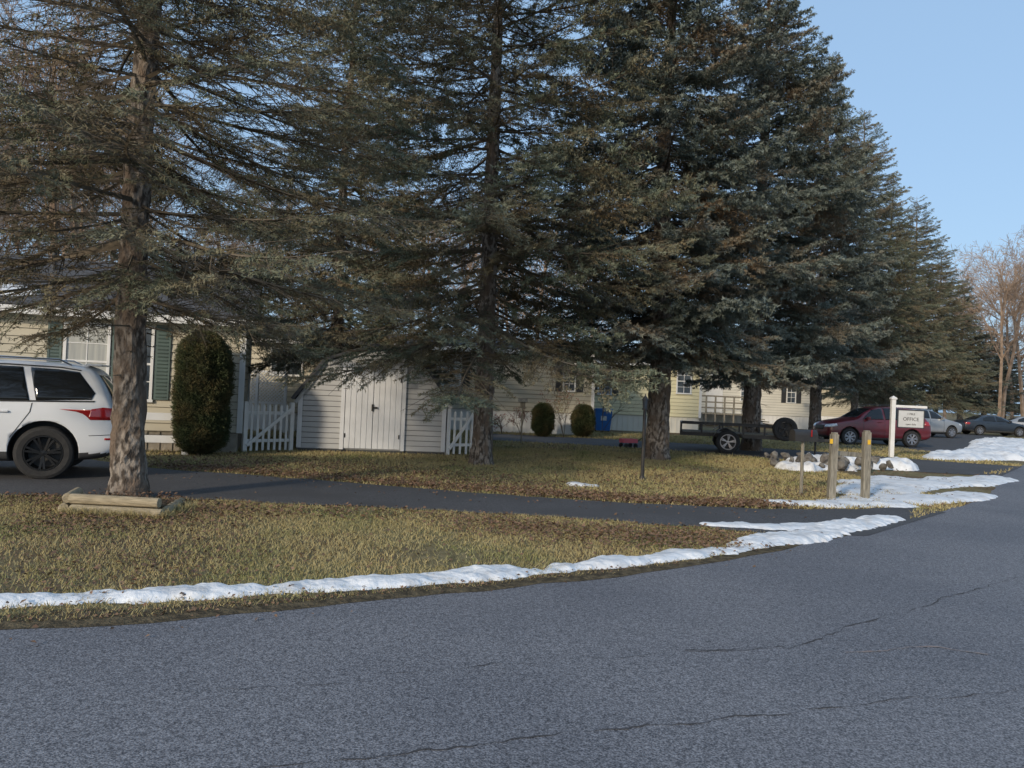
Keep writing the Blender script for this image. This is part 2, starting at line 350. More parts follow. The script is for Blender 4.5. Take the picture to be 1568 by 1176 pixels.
F=[(i,i+1,n+i+1,n+i) for i in range(n-1)]+[(n+i,n+i+1,2*n+i+1,2*n+i) for i in range(n-1)]
link(bpy.data.objects.new('road_shoulder',npmesh('road_shoulder',V,F,None,['dirt'],smooth=True)))
def ribbon(name,pts,w,z,m,seed):
    p=np.array(densify(pts,.04,.0));q=np.array([(x+.05*noise.noise(Vector((x*4,y*4,seed)))+.02*noise.noise(Vector((x*19,y*19,seed))),y+.07*noise.noise(Vector((x*3,y*3,seed+3)))+.025*noise.noise(Vector((x*17,y*17,seed+5)))) for x,y in p])
    d=norm(np.gradient(q,axis=0));nn_=np.stack([-d[:,1],d[:,0]],1);ww=np.array([max(.0006,w*(.4+1.2*noise.noise(Vector((x*6,y*6,seed+7))))) for x,y in p])[:,None]
    V=np.vstack([np.c_[q-nn_*ww,np.full(len(q),z)],np.c_[q+nn_*ww,np.full(len(q),z)]]);n=len(q)
    me=npmesh(name,V,[(i,i+1,n+i+1,n+i) for i in range(n-1)],None,[m]);return link(bpy.data.objects.new(name,me),road)
ribbon('crack_a',[(-2.4,2.4),(-.9,3.2),(.76,3.77),(3.06,4.49),(6,5.6)],.006,.008,'crack',1)
ribbon('crack_b',[(1.2,4.9),(1.87,5.07),(2.76,5.78),(5.2,7.68),(8.5,10.6)],.007,.008,'crack',2)
ribbon('crack_c',[(-1.6,3.9),(0,4.5),(1.87,5.07)],.004,.008,'crack',3)
ribbon('paint_mark',[(2.25,5.02),(2.95,5.2),(3.2,5.1)],.012,.0085,'orange',5)
def inpoly(P,poly):
    x,y=P[:,0],P[:,1];c=np.zeros(len(P),bool);n=len(poly)
    for i in range(n):
        x1,y1=poly[i];x2,y2=poly[(i+1)%n]
        if y1==y2: continue
        cond=((y1>y)!=(y2>y))&(x<(x2-x1)*(y-y1)/(y2-y1)+x1);c^=cond
    return c
def coarse(p,k=3): return p[::k]+[p[-1]]
roadpoly=coarse(edge,2)+[(150,140),(75,68),(44,38),(26,18),(14,2),(10,-14),(-40,-30)]
def lawnmask(P): return ~(inpoly(P,roadpoly)|inpoly(P,dpoly[::2])|inpoly(P,d2[::2]))
def scatter(n,x0,x1,y0,y1,mask=True):
    P=np.c_[nr.uniform(x0,x1,n),nr.uniform(y0,y1,n)];P=P[np.abs(P[:,0])<.74*P[:,1]+2.5];return P[lawnmask(P)] if mask else P
def fast_noise(P,s,seed):
    return np.array([noise.noise(Vector((x*s,y*s,seed))) for x,y in P])
def blades(P,h,w):
    n=len(P);a=nr.uniform(0,6.28,n);hh=h*nr.uniform(.5,1.3,n);ln=nr.normal(size=(n,2))*hh[:,None]*.6
    p=np.c_[P,np.full(n,.0)];d=np.c_[np.cos(a)*w/2,np.sin(a)*w/2,np.zeros(n)]
    T=np.stack([p-d,p+d,p+np.c_[ln,hh]],1).reshape(-1,3);return T
P=np.vstack([scatter(200000,-9,5,4,10.4)]);k=fast_noise(P[:,:2],.8,3);P=P[nr.random(len(P))<np.clip(.85+k*1.3,.12,1)]
T1=blades(P,.038,.009)
P2=scatter(110000,-8,8,11,22);T2=blades(P2,.05,.016)
P3=scatter(60000,-10,16,20,34);T3=blades(P3,.06,.03)
T=np.vstack([T1,T2,T3]);tip=nr.random(len(T)//3).repeat(3)**1.5
link(bpy.data.objects.new('grass',npmesh('grass',T,np.arange(len(T)).reshape(-1,3),None,['grass'],tip)))
def leaves(P,s,zmax=.05,zmin=.01):
    n=len(P);a=nr.uniform(0,6.28,n);l=s*nr.uniform(.6,1.3,n);w=l*nr.uniform(.45,.75,n)
    u=np.c_[np.cos(a),np.sin(a),nr.uniform(-.3,.45,n)]*l[:,None]/2;v=np.c_[-np.sin(a),np.cos(a),nr.uniform(-.5,.5,n)]*w[:,None]/2
    c=np.c_[P,nr.uniform(zmin,zmax,n)]
    return np.stack([c-u,c-v,c+u,c+v+np.c_[np.zeros((n,2)),l*.25]],1).reshape(-1,4,3)
def near_line(n,line,sd,mask=True):
    line=np.array(line);s=nr.uniform(0,len(line)-1.001,n);i=s.astype(int);f=(s-i)[:,None]
    p=line[i]*(1-f)+line[i+1]*f+nr.normal(size=(n,2))*sd;return p[lawnmask(p)] if mask else p
Ls=[leaves(near_line(7500,[(p[0],p[1]+.40) for p in up[3:10]],.28),.06),
    leaves(near_line(2500,[(-7,14.6),(-5,14.8),(-3,14.6),(-1,13.7),(1,13)],.7),.06),
    leaves(near_line(2000,[(-6.5,9.6),(-4.6,9.5),(-3.4,9.3),(-1,9.8)],.35),.05),
    leaves(near_line(3600,[(-.5,9.3),(.7,8.9),(1.8,8.8),(2.6,8.9)],.40),.045),
    leaves(near_line(700,[(-4,6.4),(-2.5,6.8),(-3.2,5.9)],.6),.04),
    leaves(near_line(1600,[(-5,8.6),(-3.5,8.6),(-5.5,7.5)],.45),.045),
    leaves(near_line(1200,[(3,13.5),(5,14),(3.5,17.5)],1.2),.06),
    leaves(scatter(2200,-8,5,5,10.4),.035),leaves(scatter(3500,-8,12,12,26),.06),
    leaves(near_line(260,[(p[0],p[1]-.4) for p in up[3:10]],.45,False),.045,.04,.02),leaves(near_line(120,[tuple(p-[0,.15]) for p in edn],.22,False),.03,.03,.015)]
pe=near_line(3200,[tuple(p) for p in edn],.13);Ls.append(leaves(pe,.03,.03))
Q=np.vstack(Ls).reshape(-1,3);link(bpy.data.objects.new('leaf_litter',npmesh('leaf_litter',Q,np.arange(len(Q)).reshape(-1,4),None,['leaf'],nr.random(len(Q)//4).repeat(4))))
# ------------------------------------------------------------------ snow
def segdist(P,line):
    line=np.array(line);D=np.full(len(P),1e9)
    for a,b in zip(line[:-1],line[1:]):
        ab=b[:2]-a[:2];t=np.clip(((P-a[:2])@ab)/(ab@ab),0,1);d=np.linalg.norm(P-(a[:2]+t[:,None]*ab),axis=1);w=a[2]+(b[2]-a[2])*t
        q=d/w;k=q<D;D[k]=q[k]
    return D
def snow(name,line,step,H,rag=.6,ns=3.0,zoff=.01,fine=.15):
    A=np.array(line);mw=A[:,2].max()*1.7;x0,x1=A[:,0].min()-mw,A[:,0].max()+mw;y0,y1=A[:,1].min()-mw,A[:,1].max()+mw
    nx=int((x1-x0)/step)+1;ny=int((y1-y0)/step)+1;X,Y=np.meshgrid(np.linspace(x0,x1,nx),np.linspace(y0,y1,ny));P=np.c_[X.ravel(),Y.ravel()]
    D=segdist(P,line);near=D<1.9;h=np.full(len(P),-.05)
    idx=np.where(near)[0]
    for i in idx:
        x,y=P[i];n1=noise.noise(Vector((x*ns,y*ns,1)));n2=noise.noise(Vector((x*ns*3,y*ns*3,5)));n3=noise.noise(Vector((x*ns*8,y*ns*8,8)))
        v=1-D[i]**2+rag*(n1*1.2+n2*.6)+fine*n3
        h[i]=(min(1,math.sqrt(v))*H*(.8+.6*n1+.3*n2+.2*n3) if v>0 else v*.06)
    V=np.c_[P,h+zoff];ids=np.arange(nx*ny).reshape(ny,nx)
    F=np.stack([ids[:-1,:-1],ids[:-1,1:],ids[1:,1:],ids[1:,:-1]],-1).reshape(-1,4);F=F[(h[F]>0).any(1)]
    u,inv=np.unique(F,return_inverse=True);return link(bpy.data.objects.new(name,npmesh(name,V[u],inv.reshape(-1,4),None,['snow'],smooth=True)))
snow('snow_strip',[(-7.5,3.75,.10),(-5,4.57,.11),(-3.41,5.28,.12),(-2.76,5.57,.17),(-1.82,5.9,.14),(-1.2,6.12,.19),(-.9,6.28,.17),(-.17,6.66,.22),(.78,7.18,.15),(1.85,7.87,.18),(2.83,8.63,.23),(3.52,9.3,.27),(4.61,10.34,.28),(5.6,11.1,.16)],.022,.05,.8,1.6,.01,.35)
snow('snow_patch',[(2.6,9.9,.14),(3.3,9.95,.24),(4.0,10.1,.22),(4.9,10.6,.16)],.04,.035,.9,1.8,.008,.3)
snow('snow_patch',[(4.3,12.4,.2),(5.3,12.6,.4),(6.4,13.1,.6),(7.6,14.0,.55),(9.0,14.8,.35)],.05,.05,.8,1.2,.008,.3)
snow('snow_patch',[(6.6,14.2,.5),(7.8,15.8,.9),(9.3,17.2,.8),(10.9,17.9,.6),(11.6,18.4,.4)],.06,.06,.9,1.0,.008,.3)
snow('snow_bank',[(7.0,18.9,.45),(8.1,19.9,.8),(9.1,20.6,.75),(10.2,20.4,.5)],.05,.28,.8,.8,.01,.2)
snow('snow_bank',[(14.2,25.4,.6),(17,27.6,1.0),(20,31,1.3),(24,37,1.4),(29,44,1.5)],.12,.22,.8,.6,.01,.3)
snow('snow_patch',[(1.15,13.6,.12),(1.5,13.62,.1)],.04,.04,.9,3)
bm=bmesh.new()
for i in range(46):
    t=bmesh.ops.create_icosphere(bm,subdivisions=2,radius=rnd.uniform(.04,.14),matrix=Matrix.Translation((8+rnd.gauss(0,.75),19.5+rnd.gauss(0,.45),rnd.uniform(.1,.3))))
for v in bm.verts: v.co+=noise.noise_vector(v.co*7)*.08
me=bpy.data.meshes.new('rock_pile');bm.to_mesh(me);me.materials.append(M['rock']);link(bpy.data.objects.new('rock_pile',me));bm.free()
# ------------------------------------------------------------------ houses
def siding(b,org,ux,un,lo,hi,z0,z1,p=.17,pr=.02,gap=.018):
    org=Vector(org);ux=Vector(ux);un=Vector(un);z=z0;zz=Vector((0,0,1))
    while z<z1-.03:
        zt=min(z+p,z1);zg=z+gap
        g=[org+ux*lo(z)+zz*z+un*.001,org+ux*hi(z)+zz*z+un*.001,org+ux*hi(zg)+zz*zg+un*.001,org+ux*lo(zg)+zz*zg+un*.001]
        b.add(g,[(0,1,2,3)],1)  # recessed strip, lap shadow put into its darker colour
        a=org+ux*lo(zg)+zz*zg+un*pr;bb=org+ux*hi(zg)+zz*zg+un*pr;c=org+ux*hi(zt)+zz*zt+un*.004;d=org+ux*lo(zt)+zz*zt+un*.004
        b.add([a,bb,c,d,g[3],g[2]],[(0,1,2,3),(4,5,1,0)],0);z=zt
def window(par,x,z0,w,h,y=-.02,shut=None,glass='glass',grid=(2,2),sw=.3):
    g=B();g.box((x+w/2,y-.01,z0+h/2),(w,.012,h));g.obj('window_glass',[glass],par)
    f=B();t=.06;Y=y-.02
    f.box((x+w/2,Y,z0-t/2),(w+2*t+.04,.07,t));f.box((x+w/2,Y,z0+h+t/2),(w+2*t,.06,t))
    f.box((x-t/2,Y,z0+h/2),(t,.06,h));f.box((x+w+t/2,Y,z0+h/2),(t,.06,h))
    f.box((x+w/2,y-.024,z0+h/2),(w,.016,.045))
    for i in range(1,grid[0]): f.box((x+w*i/grid[0],y-.021,z0+h/2),(.022,.01,h))
    for i in range(1,grid[1]*2):
        if i!=grid[1]: f.box((x+w/2,y-.0195,z0+h*i/(grid[1]*2)),(w,.009,.02))
    f.obj('window_frame',['white'],par,bevel=.004)
    if shut:
        s=B()
        for sx in(x-t-.03-sw/2,x+w+t+.03+sw/2):
            s.box((sx,y-.012,z0+h/2),(sw,.022,h+.08))
            for i in range(int(h/.07)): s.box((sx,y-.026,z0+.05+i*.07),(sw-.09,.012,.03),rx=.5)
            for e in(-1,1): s.box((sx+e*(sw/2-.02),y-.028,z0+h/2),(.04,.012,h+.08))
            for zz in(z0-.01,z0+h/2,z0+h+.01): s.box((sx,y-.0275,zz),(sw-.081,.011,.06))
        s.obj('shutter',[shut],par)
def house(name,x,y,yaw,L,D,z0,ze,zr,sid,roof,skirt,wins,door=None,oh=.28):
    e=empty(name,(x,y,0),yaw);b=B()
    z=lambda q:0
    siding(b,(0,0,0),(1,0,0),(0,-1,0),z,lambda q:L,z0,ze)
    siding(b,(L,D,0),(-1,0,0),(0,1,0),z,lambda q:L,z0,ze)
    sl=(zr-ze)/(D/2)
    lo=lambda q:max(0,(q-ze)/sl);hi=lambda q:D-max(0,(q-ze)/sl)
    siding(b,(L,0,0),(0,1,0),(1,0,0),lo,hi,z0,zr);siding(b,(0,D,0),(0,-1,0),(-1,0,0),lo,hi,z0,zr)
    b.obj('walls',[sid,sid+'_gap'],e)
    b=B()
    for cx,cy in((0,0),(L,0),(0,D),(L,D)): b.box((cx,cy,(z0+ze)/2),(.12,.12,ze-z0-.01))
    b.box((L/2,-oh-.02,ze-.10-oh*sl*.6),(L+2*oh,.05,.16));b.box((L/2,D+oh+.02,ze-.10-oh*sl*.6),(L+2*oh,.05,.16))
    b.box((L/2,-oh/2,ze-.06-oh*sl*.6),(L+.1,oh,.03))
    b.obj('trim',['white'],e)
    b=B()
    b.box((L/2,D/2,z0/2),(L-.06,D-.06,z0))
    for i in range(int(L/.25)): b.box((.12+i*.25,.02,z0/2),(.05,.03,z0-.01))
    b.obj('skirting',[skirt],e)
    b=B()
    for s in(0,1):
        ya=-oh if s==0 else D+oh;za=ze-oh*sl;t=.08
        vs=[(-oh,ya,za),(L+oh,ya,za),(L+oh,D/2,zr),(-oh,D/2,zr),(-oh,ya,za+t),(L+oh,ya,za+t),(L+oh,D/2,zr+t),(-oh,D/2,zr+t)]
        b.add(vs,[(0,3,2,1),(4,5,6,7),(0,1,5,4),(1,2,6,5),(0,4,7,3)])
    b.obj('roof',[roof],e)
    b=B()
    for q in(.3,.7): b.cyl((L*q,D*.35,ze+.2),(L*q,D*.35,zr+.25),.05,.05,10)
    b.obj('roof_vents',['plast'],e)
    for w in wins: window(e,*w[:4],**(w[4] if len(w)>4 else {}))
    if door:
        dx,dz,dw,dh=door;b=B();b.box((dx+dw/2,-.03,dz+dh/2),(dw,.04,dh));
        for q in(.25,.72): b.box((dx+dw/2,-.055,dz+dh*q),(dw*.66,.015,dh*.34))
        b.box((dx-.05,-.035,dz+dh/2),(.1,.06,dh+.1));b.box((dx+dw+.05,-.035,dz+dh/2),(.1,.06,dh+.1));b.box((dx+dw/2,-.036,dz+dh+.1),(dw+.2,.06,.1))
        b.obj('door',['white'],e,bevel=.005)
    return e
yA=rad(17.5)
hA=house('mobile_home',-19.32,12.79,yA,14,5.2,.42,3.0,4.2,'cream','roof','block',
 [(14-3.45,1.1,.76,1.5,dict(shut='green',glass='curtain',sw=.26)),(14-2.35,1.1,.5,1.5,dict(glass='glass',sw=.26)),(14-6.6,1.1,.8,1.5,dict(shut='green',glass='curtain'))])
b=B();b.box((14-1.62,-.03,1.9),(.3,.03,1.6))
for i in range(20): b.box((14-1.62,-.05,1.16+i*.078),(.2,.012,.03),rx=.5)
b.obj('shutter',['green'],hA)
b=B();b.box((14-.45,-.10,.2),(.8,.16,.4));b.obj('block_pier',['block'],hA,bevel=.01)
sr=snow('roof_snow',[(2,.45,.35),(6,.6,.5),(8.6,.5,.4),(9.6,.35,.3)],.06,.08,.8,1.4,.0)
sl=(4.2-3.0)/2.6
for v in sr.data.vertices: v.co.z+=3.0+v.co.y*sl+.075
sr.parent=hA
hB=house('mobile_home',-11.5,25,0,6.6,5,.6,3.05,3.5,'cream','roof','white',[(3.7,1.85,.95,.8,dict(grid=(2,1)))])
hC=house('mobile_home',-5.0,30,rad(2),8.2,5,.85,3.3,3.75,'beige','roof','white',
 [(2.1,1.75,.85,1.3,dict(glass='curtain',grid=(2,1),shut='darkgrey',sw=.3)),(7.05,1.75,.4,1.05,dict(shut='darkgrey',sw=.25))])
hD=house('mobile_home',-.8,36.3,0,9.7,5,.75,3.3,3.8,'yellow','roof','whitesid',[(4.9,1.7,.55,1.3,dict(shut='darkgrey',sw=.28)),(8.6,1.9,.6,1.1)])
hE=house('mobile_home',6.6,50,0,13,5,.8,3.4,4.4,'whitesid','roofb','white',[(11.3,1.7,.5,1.3,dict(shut='darkgrey')),(8.3,1.7,.8,1.2)],door=(6.1,.85,.9,2.0))
b=B()
b.box((6.8,-.9,.78),(3.6,1.7,.08))
for i in range(7): b.box((5.05+i*.58,-1.72,.95),(.09,.09,1.9))
for zz in(1.15,1.5,1.88): b.box((6.8,-1.72,zz),(3.7,.05,.09))
for i in range(5): b.box((9.0+i*.28,-.9,.7-i*.15),(.28,1.2,.06))
b.obj('porch_deck',['wood'],hE)
hF=house('mobile_home',22,66,rad(-8),10,5,.7,3.3,4.0,'cream','roof','white',[(3,1.6,.8,1.2),(7,1.6,.8,1.2)])
e=empty('lattice_fence',(-8.9,24.2,0));b=B()
for zz in(.92,1.9): b.box((.9,0,zz),(1.8,.06,.06))
for xx in(0,.9,1.8): b.box((xx,0,1.0),(.08,.08,2.0))
for i in range(-9,18):
    for sg in(1,-1):
        xa=i*.11;xb=xa+.95*sg;za,zb=.94,1.88
        if max(xa,xb)<0 or min(xa,xb)>1.8: continue
        f=lambda X:za+(zb-za)*(X-xa)/(xb-xa)
        A=min(max(xa,0),1.8);Bx=min(max(xb,0),1.8)
        if abs(A-Bx)>.02: b.beam((A,-.012*sg,f(A)),(Bx,-.012*sg,f(Bx)),.02,.03)
for i in range(9): b.box((.1+i*.2,0,.5),(.12,.02,.8))
b.obj('lattice',['offwhite'],e)
# ------------------------------------------------------------------ shed
sy=math.atan2(.5,3.44);shed=empty('garden_shed',(-5.0,18.1,0),sy);W=3.48;Dp=2.6
def plo(z):
    if z<=1.33:return 0
    if z<=2.12:return .62*(z-1.33)/.79
    return .62+(W/2-.62)*(z-2.12)/.38
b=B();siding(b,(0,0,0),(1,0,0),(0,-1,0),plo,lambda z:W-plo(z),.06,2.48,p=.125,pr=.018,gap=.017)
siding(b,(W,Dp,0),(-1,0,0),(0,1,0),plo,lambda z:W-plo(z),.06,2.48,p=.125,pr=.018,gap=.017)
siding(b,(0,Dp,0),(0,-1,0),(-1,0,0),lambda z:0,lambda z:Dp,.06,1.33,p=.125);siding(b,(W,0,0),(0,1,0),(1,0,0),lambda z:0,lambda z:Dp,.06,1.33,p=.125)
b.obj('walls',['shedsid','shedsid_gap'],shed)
b=B();b.box((W/2,Dp/2,.03),(W-.02,Dp-.02,.1),0)
b.obj('floor_frame',['darkgrey'],shed)
b=B()
pe_=[(-.12,1.20),(.58,2.15),(W/2,2.56),(W-.58,2.15),(W+.12,1.20)]
for (xa,za),(xb,zb) in zip(pe_[:-1],pe_[1:]):
    t=.06;d=Vector((xb-xa,0,zb-za)).normalized();n_=Vector((-d.z,0,d.x))*t
    q=[Vector((xa,0,za)),Vector((xb,0,zb)),Vector((xb,0,zb))+n_,Vector((xa,0,za))+n_]
    vs=[p+Vector((0,-.10,0)) for p in q]+[p+Vector((0,Dp+.1,0)) for p in q]
    b.add(vs,[(0,1,2,3),(7,6,5,4),(3,2,6,7),(0,4,5,1),(0,3,7,4),(1,5,6,2)])
b.obj('roof',['roof'],shed)
b=B()
for (xa,za),(xb,zb) in zip(pe_[:-1],pe_[1:]): b.beam((xa,-.115,za+.02),(xb,-.115,zb+.02),.025,.07)
b.obj('roof_trim',['darkgrey'],shed)
b=B()
for (xa,za),(xb,zb) in zip(pe_[:-1],pe_[1:]): b.beam((xa+(.06 if xa<1 else -.02),-.05,za-.07),(xb,-.05,zb-.07),.02,.08)
b.obj('gable_trim',['shedsid'],shed)
b=B()
for dx in(1.08,1.745):
    for i in range(5): b.box((dx+.067+i*.131,-.038,1.05),(.119,.03,1.9))
    b.box((dx+.33,-.028,1.05),(.655,.02,1.9))
b.obj('doors',['offwhite'],shed,bevel=.004)
b=B();b.box((1.03,-.045,1.07),(.09,.05,2.0));b.box((2.455,-.045,1.07),(.09,.05,2.0));b.box((W/2,-.046,2.06),(1.5,.05,.08))
for cx in(.05,W-.05): b.box((cx,-.03,.7),(.1,.03,1.24))
b.obj('door_trim',['offwhite'],shed)
b=B();b.box((1.72,-.07,1.08),(.04,.04,.16));b.box((1.78,-.075,1.08),(.12,.03,.04));
for zz in(.4,1.75):
    for xx in(1.10,2.37): b.box((xx,-.06,zz),(.03,.012,.1))
b.obj('door_latch',['black'],shed)
# ------------------------------------------------------------------ fences
def picket(name,p0,p1,h=1.05):
    d=Vector((p1[0]-p0[0],p1[1]-p0[1],0));L=d.length;e=empty(name,(p0[0],p0[1],0),math.atan2(d.y,d.x));b=B()
    n=int(L/.14)
    for i in range(n+1):
        x=L*i/n;hh=h-.05;b.box((x,-.03,hh/2+.03),(.055,.018,hh));b.add([(x-.0275,-.039,hh+.03),(x+.0275,-.039,hh+.03),(x,-.039,hh+.08),(x-.0275,-.021,hh+.03),(x+.0275,-.021,hh+.03),(x,-.021,hh+.08)],[(0,1,2),(5,4,3),(0,2,5,3),(1,4,5,2)])
    for z in(.25,.88): b.box((L/2,0,z),(L,.035,.07))
    b.beam((0.03,-.055,.15),(L-.03,-.055,.98),.03,.07)
    for x in(0,L): b.box((x,0.0,h/2+.04),(.09,.09,h+.08))
    b.obj('pickets',['white'],e);return e
picket('picket_fence',(-5.9,17.15),(-5.1,17.95));picket('picket_fence',(-1.5,18.65),(-.93,18.95))
e=empty('rail_fence',(-6.68,15.9,0),rad(197.5));b=B()
for x in(0,2.3,4.6,6.9): b.box((x,0,.5),(.13,.13,1.0));b.box((x,0,1.02),(.16,.16,.04))
for z in(.32,.78): b.box((3.45,0,z),(6.9,.045,.15))
b.obj('rails',['white'],e,bevel=.006)
# ------------------------------------------------------------------ shrubs
def shrub(name,x,y,r,h,n,seed,pw=2.6,ln=.05,m='arb'):
    rng=np.random.default_rng(seed);bm=bmesh.new();bmesh.ops.create_icosphere(bm,subdivisions=3,radius=1)
    for v in bm.verts:
        c=v.co.copy();k=1+.12*noise.noise(c*3+Vector((seed,0,0)));zz=(c.z+1)/2
        rr=math.sqrt(max(0,1-abs(c.z)**pw))*r*.86/max(1e-3,math.sqrt(c.x**2+c.y**2)) if abs(c.z)<.999 else 0
        v.co=Vector((c.x*rr*k,c.y*rr*k,zz*h*.97))
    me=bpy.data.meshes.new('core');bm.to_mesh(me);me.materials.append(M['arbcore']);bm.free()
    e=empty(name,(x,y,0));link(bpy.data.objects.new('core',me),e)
    z=rng.uniform(-1,1,n);a=rng.uniform(0,6.28,n)
    kk=np.array([1+.25*noise.noise(Vector((math.cos(q)*2,math.sin(q)*2,w*3+seed))) for q,w in zip(a,z)])
    rr=np.sqrt(1-np.abs(z)**pw)*r*kk*rng.uniform(.8,1.06,n)
    p=np.c_[rr*np.cos(a),rr*np.sin(a),(z+1)/2*h];o=np.c_[np.cos(a)*.6,np.sin(a)*.6,rng.uniform(.2,1.1,n)];o=norm(o+rng.normal(size=(n,3))*.25)
    V,F,t=needles(p,p+o*ln*2,rng.random(n),5,ln,ln*.4,rng)
    me=npmesh('foliage',V,F,None,[m],t);link(bpy.data.objects.new('foliage',me),e)
    return e
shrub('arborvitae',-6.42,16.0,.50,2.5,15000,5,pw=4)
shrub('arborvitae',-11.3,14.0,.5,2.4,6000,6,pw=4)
shrub('boxwood_bush',1.2,28.4,.33,1.15,5000,8,pw=3,ln=.06)
shrub('boxwood_bush',2.75,29.2,.36,1.15,5000,9,pw=3,ln=.06)
def sapling(name,x,y,H,seed,m='twig',leaf=None):
    rng=np.random.default_rng(seed);P0=[];P1=[];R0=[];R1=[];tips=[]
    def g(p,d,l,r,lv):
        q=p+d*l;P0.append(p);P1.append(q);R0.append(r);R1.append(r*.7)
        if lv>=4: tips.append(q);return
        for _ in range(3):
            c=d+rng.normal(size=3)*.45;c[2]+=.15;c/=np.linalg.norm(c);g(p+(q-p)*rng.uniform(.5,1),c,l*rng.uniform(.5,.8),r*.6,lv+1)
    for _ in range(3): 
        d=np.array([rng.normal()*.25,rng.normal()*.25,1.]);g(np.zeros(3),d/np.linalg.norm(d),H*.38,.015,0)
    V,F=prisms(P0,P1,R0,R1);mi=np.zeros(len(F));tp=np.zeros(len(V));ms=[m]
    if leaf:
        t=np.array(tips)[::3];V2,F2,t2=needles(t,t+rng.normal(size=t.shape)*.05,rng.random(len(t)),2,.06,.05,rng)
        F=np.vstack([F,F2+len(V)]);V=np.vstack([V,V2]);mi=np.r_[mi,np.ones(len(F2))];tp=np.r_[tp,t2];ms.append(leaf)
    o=bpy.data.objects.new(name,npmesh(name,V,F,mi,ms,tp));o.location=(x,y,0);link(o)
sapling('bare_shrub',2.0,28.6,2.2,1,leaf='redleaf');sapling('bare_shrub',.4,28.8,1.2,2,leaf='redleaf');sapling('bare_shrub',4.0,33.5,3.0,3);sapling('bare_shrub',-.3,28.9,.9,4,leaf='redleaf')
# ------------------------------------------------------------------ timbers around the tree
e=empty('landscape_timber_edging');b=B()
def log(p0,p1,r=.06): b.cyl(p0,p1,r,r*.97,10,0)
log((-4.92,8.72,.055),(-3.86,8.66,.055));log((-4.95,8.76,.17),(-3.92,8.71,.17))
log((-5.02,8.74,.055),(-5.35,9.7,.05));log((-5.0,8.78,.17),(-5.2,9.35,.16));log((-3.9,8.8,.05),(-4.1,9.7,.04))
b.obj('timbers',['log'],e,smooth=False,bevel=.008)
b=B();vs=[(-4.94,8.8,.12),(-3.94,8.76,.12),(-4.1,9.8,.03),(-5.5,10.0,.03),(-4.7,9.4,.14)];b.add(vs,[(0,1,4),(1,2,4),(2,3,4),(3,0,4)]);b.obj('planting_bed',['dirt'],e)
lp=np.c_[nr.uniform(-5.1,-3.95,900),nr.uniform(8.78,9.7,900)];q_=leaves(lp,.045,.16).reshape(-1,3);link(bpy.data.objects.new('bed_leaves',npmesh('bed_leaves',q_,np.arange(len(q_)).reshape(-1,4),None,['leaf'],nr.random(900).repeat(4))),e)
tf=np.c_[nr.uniform(-5.0,-3.8,1500),nr.normal(8.62,.03,1500)];tf=np.vstack([tf,np.c_[nr.normal(-3.85,.05,500),nr.uniform(8.7,9.5,500)]]);T=blades(tf,.10,.010);link(bpy.data.objects.new('grass_tufts',npmesh('grass_tufts',T,np.arange(len(T)).reshape(-1,3),None,['grass'],nr.random(len(T)//3).repeat(3))),e)
# ------------------------------------------------------------------ lamp post, feeder, posts, mailbox, sign, bin
e=empty('lamp_post',(2.61,15,0));b=B()
b.cyl((0,0,-.05),(0,0,1.36),.036,.032,12);b.cyl((0,0,0),(0,0,.07),.06,.045,12);b.cyl((0,0,1.36),(0,0,1.39),.055,.055,8);b.cyl((0,0,1.55),(0,0,1.64),.075,.012,8);b.cyl((0,0,1.64),(0,0,1.68),.012,.008,8)
for i in range(4):
    a=math.pi/4+i*math.pi/2;b.cyl((.045*math.cos(a),.045*math.sin(a),1.38),(.06*math.cos(a),.06*math.sin(a),1.55),.006,.006,6)
b.obj('post',['black'],e);b=B();b.cyl((0,0,1.39),(0,0,1.55),.036,.046,10);b.obj('lantern_glass',['glass'],e)
e=empty('bird_feeder',(.36,23.8,0));b=B();b.cyl((0,0,0),(0,0,1.1),.022,.022,8);b.box((0,0,1.12),(.24,.2,.03));b.box((0,0,1.22),(.16,.13,.18))
b.add([(-.15,-.13,1.3),(.15,-.13,1.3),(.15,.13,1.3),(-.15,.13,1.3),(-.15,0,1.42),(.15,0,1.42)],[(0,1,5,4),(2,3,4,5),(0,4,3),(1,2,5),(0,3,2,1)]);b.obj('feeder',['wood'],e)
e=empty('fence_post_pair');b=B()
for x,y,h,t in((5.5,13.1,1.12,.02),(6.2,13.35,1.17,-.015)):
    b.beam((x,y,-.1),(x+t,y,h),.12,.12,0);b.beam((x+t,y,h-.002),(x+t,y,h+.03),.09,.09,0)
b.beam((5.5,13.16,.80),(6.2,13.41,.76),.04,.08,0)
b.obj('posts',['wood'],e,bevel=.01);b=B()
b.box((5.44,13.02,1.0),(.05,.008,.08));b.box((6.2,13.28,1.0),(.05,.008,.08));b.obj('reflectors',['yel'],e)
e=empty('mailbox',(5.18,13.6,0),rad(15));b=B()
b.cyl((0,0,0),(0,0,.95),.03,.03,10,1)
pr=[(-.09,0),(.09,0),(.09,.12)]+[(.09*math.cos(a),.12+.09*math.sin(a)) for a in[math.pi*i/8 for i in range(1,8)]]+[(-.09,.12)]
n=len(pr);vs=[(-.22,x_,.95+z_) for x_,z_ in pr]+[(.24,x_,.95+z_) for x_,z_ in pr]
b.add(vs,[tuple(range(n)),tuple(range(2*n-1,n-1,-1))]+[(i,n+i,n+(i+1)%n,(i+1)%n) for i in range(n)],0);b.box((.1,-.1,1.1),(.02,.01,.12),2);b.obj('box',['black','wood','tail'],e)
